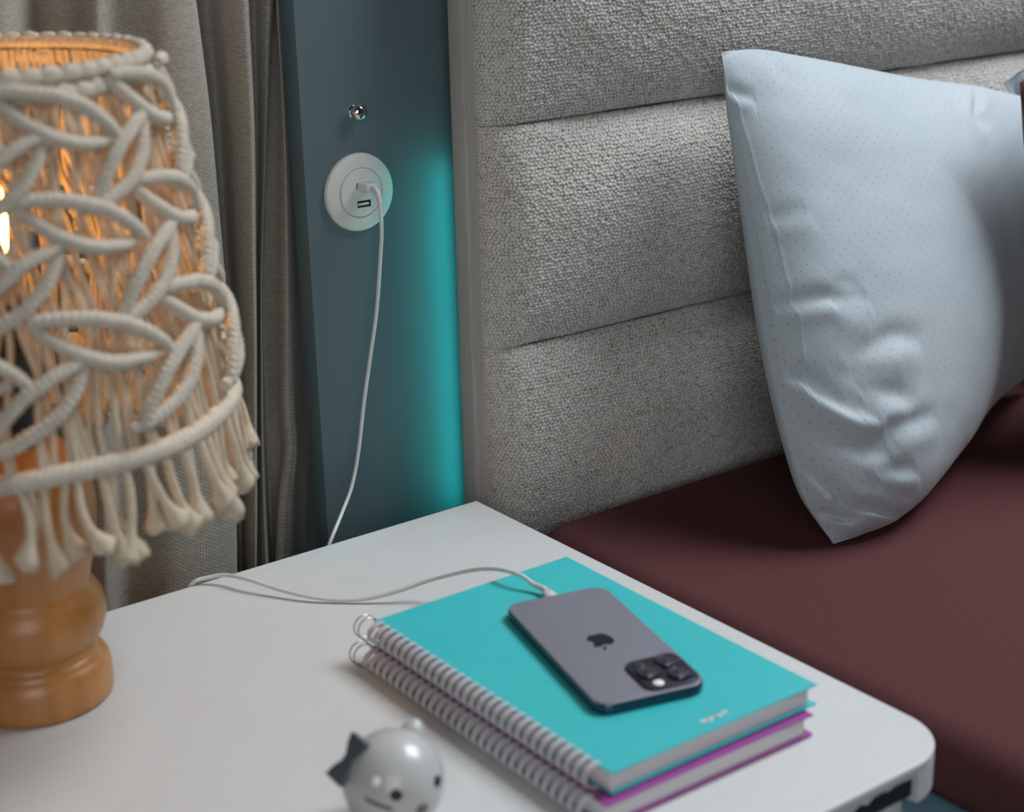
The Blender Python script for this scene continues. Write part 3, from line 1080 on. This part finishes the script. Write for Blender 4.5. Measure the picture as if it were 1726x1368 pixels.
# bow: flat, flared at both ends, pinched in the middle
ax = np.array((0.8003, -0.5991, -0.0239)) * 0.53 + np.array((0.2119, 0.2453, 0.946)) * 0.85
ax /= np.linalg.norm(ax)
to_room = np.array((-0.5608, -0.7622, 0.3233))
radial = np.array((-0.8003, 0.5991, 0.0239)) * 0.85 + np.array((0.2119, 0.2453, 0.946)) * 0.53
nrm = to_room * 0.75 + radial * 0.66
nrm /= np.linalg.norm(nrm)
side = np.cross(nrm, ax)
mid = on_ball(radial * 0.86 + to_room * 0.50, 0.0036)
bow_o = [(-0.0125, -0.0062), (-0.0125, 0.0062), (-0.0070, 0.0052), (-0.0018, 0.0028), (0.0018, 0.0028), (0.0070, 0.0052), (0.0125, 0.0062),
         (0.0125, -0.0062), (0.0070, -0.0052), (0.0018, -0.0028), (-0.0018, -0.0028), (-0.0070, -0.0052)]
tz = np.array((0.8003, -0.5991, -0.0239))
tup = np.array((0.2119, 0.2453, 0.946))
V = []
for h_ in (-0.0016, 0.0016):
    for a_, b_ in bow_o:
        hh_ = h_ * (0.6 + 0.9 * abs(a_) / 0.0125)
        V.append(mid + (ax * a_ + side * b_ + nrm * hh_) * 1.15)
k = len(bow_o)
F = [tuple(range(k))[::-1], tuple(k + i for i in range(k))]
for i in range(k):
    j = (i + 1) % k
    F.append((i, j, k + j, k + i))
link('bow', V, F, 'figure_bow', fg, True, bevel=0.0006, bseg=2, auto=50)

# ================================================================== PILLOWS


def pillow(name, left, top, BRc, thick, material, label, wr, seed, n_=150):
    """cloth case between its four edge curves; edges run bottom->top and left->right"""
    sp = np.linspace(0, 1, n_)
    sp = sp - 0.8 * np.sin(2 * PI * sp) / (2 * PI)          # finer towards the seams

    def edge(P):
        C_ = spline(P, 400)
        return np.stack([np.interp(sp, np.linspace(0, 1, 400), C_[:, k]) for k in range(3)], 1)
    Lc, Tc = edge(left), edge(top)
    Bc = edge([left[0]] + list(BRc))
    s = sp[:, None]
    Rc = Bc[-1] * (1 - s) + Tc[-1] * s - np.array((0.02, 0, 0)) * np.sin(PI * s)
    U, W = np.meshgrid(sp, sp)
    u, w = U[..., None], W[..., None]
    S = (1 - w) * Bc[None, :, :] + w * Tc[None, :, :] + (1 - u) * Lc[:, None, :] + u * Rc[:, None, :]
    S -= (1 - u) * (1 - w) * Bc[0] + u * (1 - w) * Bc[-1] + (1 - u) * w * Tc[0] + u * w * Tc[-1]
    Nn = np.cross(np.gradient(S, axis=1), np.gradient(S, axis=0))
    Nn /= np.linalg.norm(Nn, axis=2)[..., None] + 1e-12
    if Nn[n_ // 2, n_ // 2, 1] > 0:
        Nn = -Nn
    Nn = 0.5 * Nn + 0.5 * Nn[n_ // 2, n_ // 2]
    su = np.clip(4 * U * (1 - U), 0, 1)
    sw_ = np.clip(4 * W * (1 - W), 0, 1)
    bulge = (su ** 0.62) * (sw_ ** 0.60)
    pe = empty(name, tuple(Lc[0]))
    base = np.array(Lc[0])
    tag(pe, label, 'pillow')
    ed = np.clip(np.minimum(np.minimum(U, 1 - U), np.minimum(W, 1 - W)) / 0.006, 0, 1)
    for side_, nmx in ((1, 'front_panel'), (-1, 'back_panel')):
        disp = thick * (0.58 if side_ > 0 else 0.42) * bulge
        V = S + side_ * Nn * disp[..., None]
        # cloth coordinates in metres along the surface
        AU = np.concatenate([np.zeros((n_, 1)), np.cumsum(np.linalg.norm(np.diff(V, axis=1), axis=2), 1)], 1)
        AW = np.concatenate([np.zeros((1, n_)), np.cumsum(np.linalg.norm(np.diff(V, axis=0), axis=2), 0)], 0)
        if side_ > 0:
            q = 0.0010 * vnoise2(AU * 20 + 3, AW * 18 + 5, seed) + 0.0042 * vnoise2(AU * 9 + 11, AW * 9 + 2, seed + 1) + 0.0004 * vnoise2(AU * 40, AW * 50 + 9, seed + 2)
            for (kind, pts, amp, wd) in wr:
                P = []
                for a, b in pts:
                    iu, iw = min(np.searchsorted(sp, a), n_ - 1), min(np.searchsorted(sp, b), n_ - 1)
                    P.append((AU[iw, iu], AW[iw, iu]))
                P = spline(P, 5 * len(P)) if len(P) > 2 else np.array(P)
                lo, hi = P.min(0) - 0.06, P.max(0) + 0.06
                msk = (AU > lo[0]) & (AU < hi[0]) & (AW > lo[1]) & (AW < hi[1])
                au, aw = AU[msk], AW[msk]
                best = np.full(au.shape, 1e9)
                sg = np.zeros(au.shape)
                fall = np.zeros(au.shape)
                cum = np.linspace(0, 1, len(P))
                for a in range(len(P) - 1):
                    A, B = P[a], P[a + 1]
                    e = B - A
                    tt = np.clip(((au - A[0]) * e[0] + (aw - A[1]) * e[1]) / (e @ e + 1e-12), 0, 1)
                    dx, dy = au - A[0] - tt * e[0], aw - A[1] - tt * e[1]
                    dd = np.hypot(dx, dy)
                    cr_ = (e[0] * dy - e[1] * dx)
                    c_l = dd < best
                    best = np.where(c_l, dd, best)
                    sg = np.where(c_l, np.sign(cr_) * dd, sg)
                    fall = np.where(c_l, cum[a] + tt * (cum[a + 1] - cum[a]), fall)
                tp = np.sin(PI * np.clip(fall, 0, 1)) ** 0.65
                x_ = sg / (wd * (0.62 if kind != 'H' else 0.45))
                if kind == 'C':
                    g_ = -np.exp(-x_ ** 2) + 0.85 * np.exp(-((x_ + 1.9) / 1.3) ** 2) + 0.25 * np.exp(-((x_ - 2.0) / 1.4) ** 2)
                elif kind == 'H':
                    g_ = np.exp(-x_ ** 2)
                    tp = 1.0
                else:
                    g_ = np.exp(-x_ ** 2) - 0.5 * np.exp(-((x_ - 2.0) / 1.2) ** 2) - 0.6 * np.exp(-((x_ + 2.0) / 1.2) ** 2)
                q[msk] += amp * (0.85 if kind != 'H' else 0.6) * tp * g_
            V = V + Nn * (q * ed)[..., None]
        # rests on the mattress, clear of the headboard
        V[..., 1] = np.minimum(V[..., 1], -0.0245)
        V[..., 2] = np.maximum(V[..., 2], -0.0255)
        gridmesh(nmx, V - base, n_, n_, material, pe, uv=np.stack([AU, AW], -1), flip=(side_ < 0))
    return pe


LEFT = [(0.2100, -0.2290, -0.0240), (0.1994, -0.221, -0.0037), (0.1885, -0.2109, 0.0231), (0.1869, -0.1928, 0.0665), (0.1892, -0.1727, 0.1138), (0.1959, -0.1485, 0.1699),
        (0.2047, -0.1244, 0.2261), (0.2137, -0.0982, 0.2874), (0.2196, -0.0801, 0.3303), (0.2270, -0.0640, 0.3745)]
TOP = [(0.2270, -0.0640, 0.3745), (0.2728, -0.062, 0.3725), (0.3287, -0.06, 0.3605), (0.4079, -0.06, 0.3427), (0.5013, -0.06, 0.3225), (0.5829, -0.06, 0.3073), (0.6565, -0.06, 0.2902), (0.70, -0.06, 0.280)]
BOT = [(0.2447, -0.2300, -0.0245), (0.2891, -0.2250, -0.0245), (0.389, -0.185, -0.022), (0.52, -0.13, -0.010), (0.68, -0.085, 0.0)]
WR = [('C', [(0.011, 0.540), (0.026, 0.550), (0.058, 0.550), (0.116, 0.545), (0.190, 0.529), (0.238, 0.529)], 0.0055, 0.011),
      ('C', [(0.138, 0.556), (0.180, 0.556), (0.233, 0.545)], 0.0025, 0.011),
      ('C', [(0.132, 0.519), (0.175, 0.513), (0.233, 0.508)], 0.0025, 0.012),
      ('C', [(0.148, 0.429), (0.228, 0.439), (0.302, 0.450), (0.381, 0.434)], 0.0055, 0.016),
      ('C', [(0.106, 0.418), (0.196, 0.402), (0.286, 0.392)], 0.0030, 0.014),
      ('R', [(0.000, 0.444), (0.005, 0.423), (0.026, 0.402), (0.090, 0.349), (0.138, 0.317), (0.196, 0.302), (0.243, 0.307), (0.360, 0.302)], 0.0075, 0.014),
      ('C', [(0.132, 0.376), (0.196, 0.376), (0.270, 0.354), (0.349, 0.312)], 0.0045, 0.016),
      ('C', [(0.217, 0.296), (0.317, 0.286), (0.418, 0.275)], 0.0040, 0.014),
      ('C', [(0.132, 0.254), (0.185, 0.249), (0.254, 0.233)], 0.0022, 0.012),
      ('C', [(0.190, 0.201), (0.259, 0.196), (0.344, 0.180)], 0.0035, 0.013),
      ('C', [(0.000, 0.159), (0.011, 0.143), (0.032, 0.132), (0.069, 0.101), (0.116, 0.101)], 0.0045, 0.008),
      ('C', [(0.032, 0.222), (0.053, 0.222), (0.069, 0.190), (0.069, 0.164), (0.037, 0.138)], 0.0030, 0.008),
      ('C', [(0.079, 0.127), (0.148, 0.111), (0.233, 0.074), (0.397, 0.011)], 0.0045, 0.010),
      ('R', [(0.000, 0.265), (0.011, 0.238), (0.021, 0.212), (0.048, 0.138)], 0.0040, 0.010),
      ('C', [(0.000, 0.931), (0.016, 0.915), (0.032, 0.905), (0.063, 0.894)], 0.0030, 0.010),
      ('R', [(0.138, 0.984), (0.175, 0.979), (0.190, 0.963), (0.222, 0.931)], 0.0020, 0.016),
      ('C', [(0.667, 0.984), (0.640, 0.937), (0.624, 0.894), (0.651, 0.852)], 0.0035, 0.014),
      ('C', [(0.021, 0.683), (0.058, 0.683), (0.116, 0.688)], 0.0028, 0.012),
      ('C', [(0.016, 0.439), (0.032, 0.439), (0.058, 0.429)], 0.0030, 0.012),
      ('H', [(0.011, 0.910), (0.016, 0.815), (0.021, 0.741), (0.032, 0.677), (0.037, 0.608), (0.042, 0.550), (0.048, 0.497), (0.048, 0.439), (0.048, 0.349), (0.032, 0.254)], 0.0010, 0.0045)]
pillow('pillow', LEFT, TOP, BOT, 0.125, 'pillow', 'pale blue dotted pillow standing on the burgundy mattress, in front', WR, 21, 300)

L2 = [(0.745, -0.075, -0.024), (0.735, -0.07, 0.08), (0.72, -0.06, 0.20), (0.66, -0.033, 0.302)]
T2 = [(0.66, -0.033, 0.302), (0.70, -0.040, 0.3195), (0.80, -0.045, 0.335), (0.95, -0.045, 0.345), (1.02, -0.045, 0.35)]
B2 = [(0.80, -0.10, -0.024), (0.95, -0.10, -0.024), (1.15, -0.10, -0.022)]
pillow('pillow', L2, T2, B2, 0.04, 'pillow', 'pale blue pillow half hidden behind the front one, against the headboard', [], 31, 90)

# burgundy cushion at the right edge, leaning in front of the pale pillow
CL = [(0.545, -0.275, -0.024), (0.525, -0.265, 0.06), (0.508, -0.235, 0.15), (0.484, -0.205, 0.25), (0.4640, -0.1950, 0.336)]
CT = [(0.4640, -0.1950, 0.336), (0.54, -0.1900, 0.37), (0.64, -0.190, 0.40), (0.78, -0.19, 0.41), (0.90, -0.19, 0.40)]
CB = [(0.66, -0.285, -0.024), (0.80, -0.285, -0.024), (0.98, -0.28, -0.022)]
pc = pillow('cushion', CL, CT, CB, 0.16, 'cushion', 'dark burgundy cushion at the right edge, leaning beside the pale pillow', [], 41, 70)
pc['category'] = 'cushion'
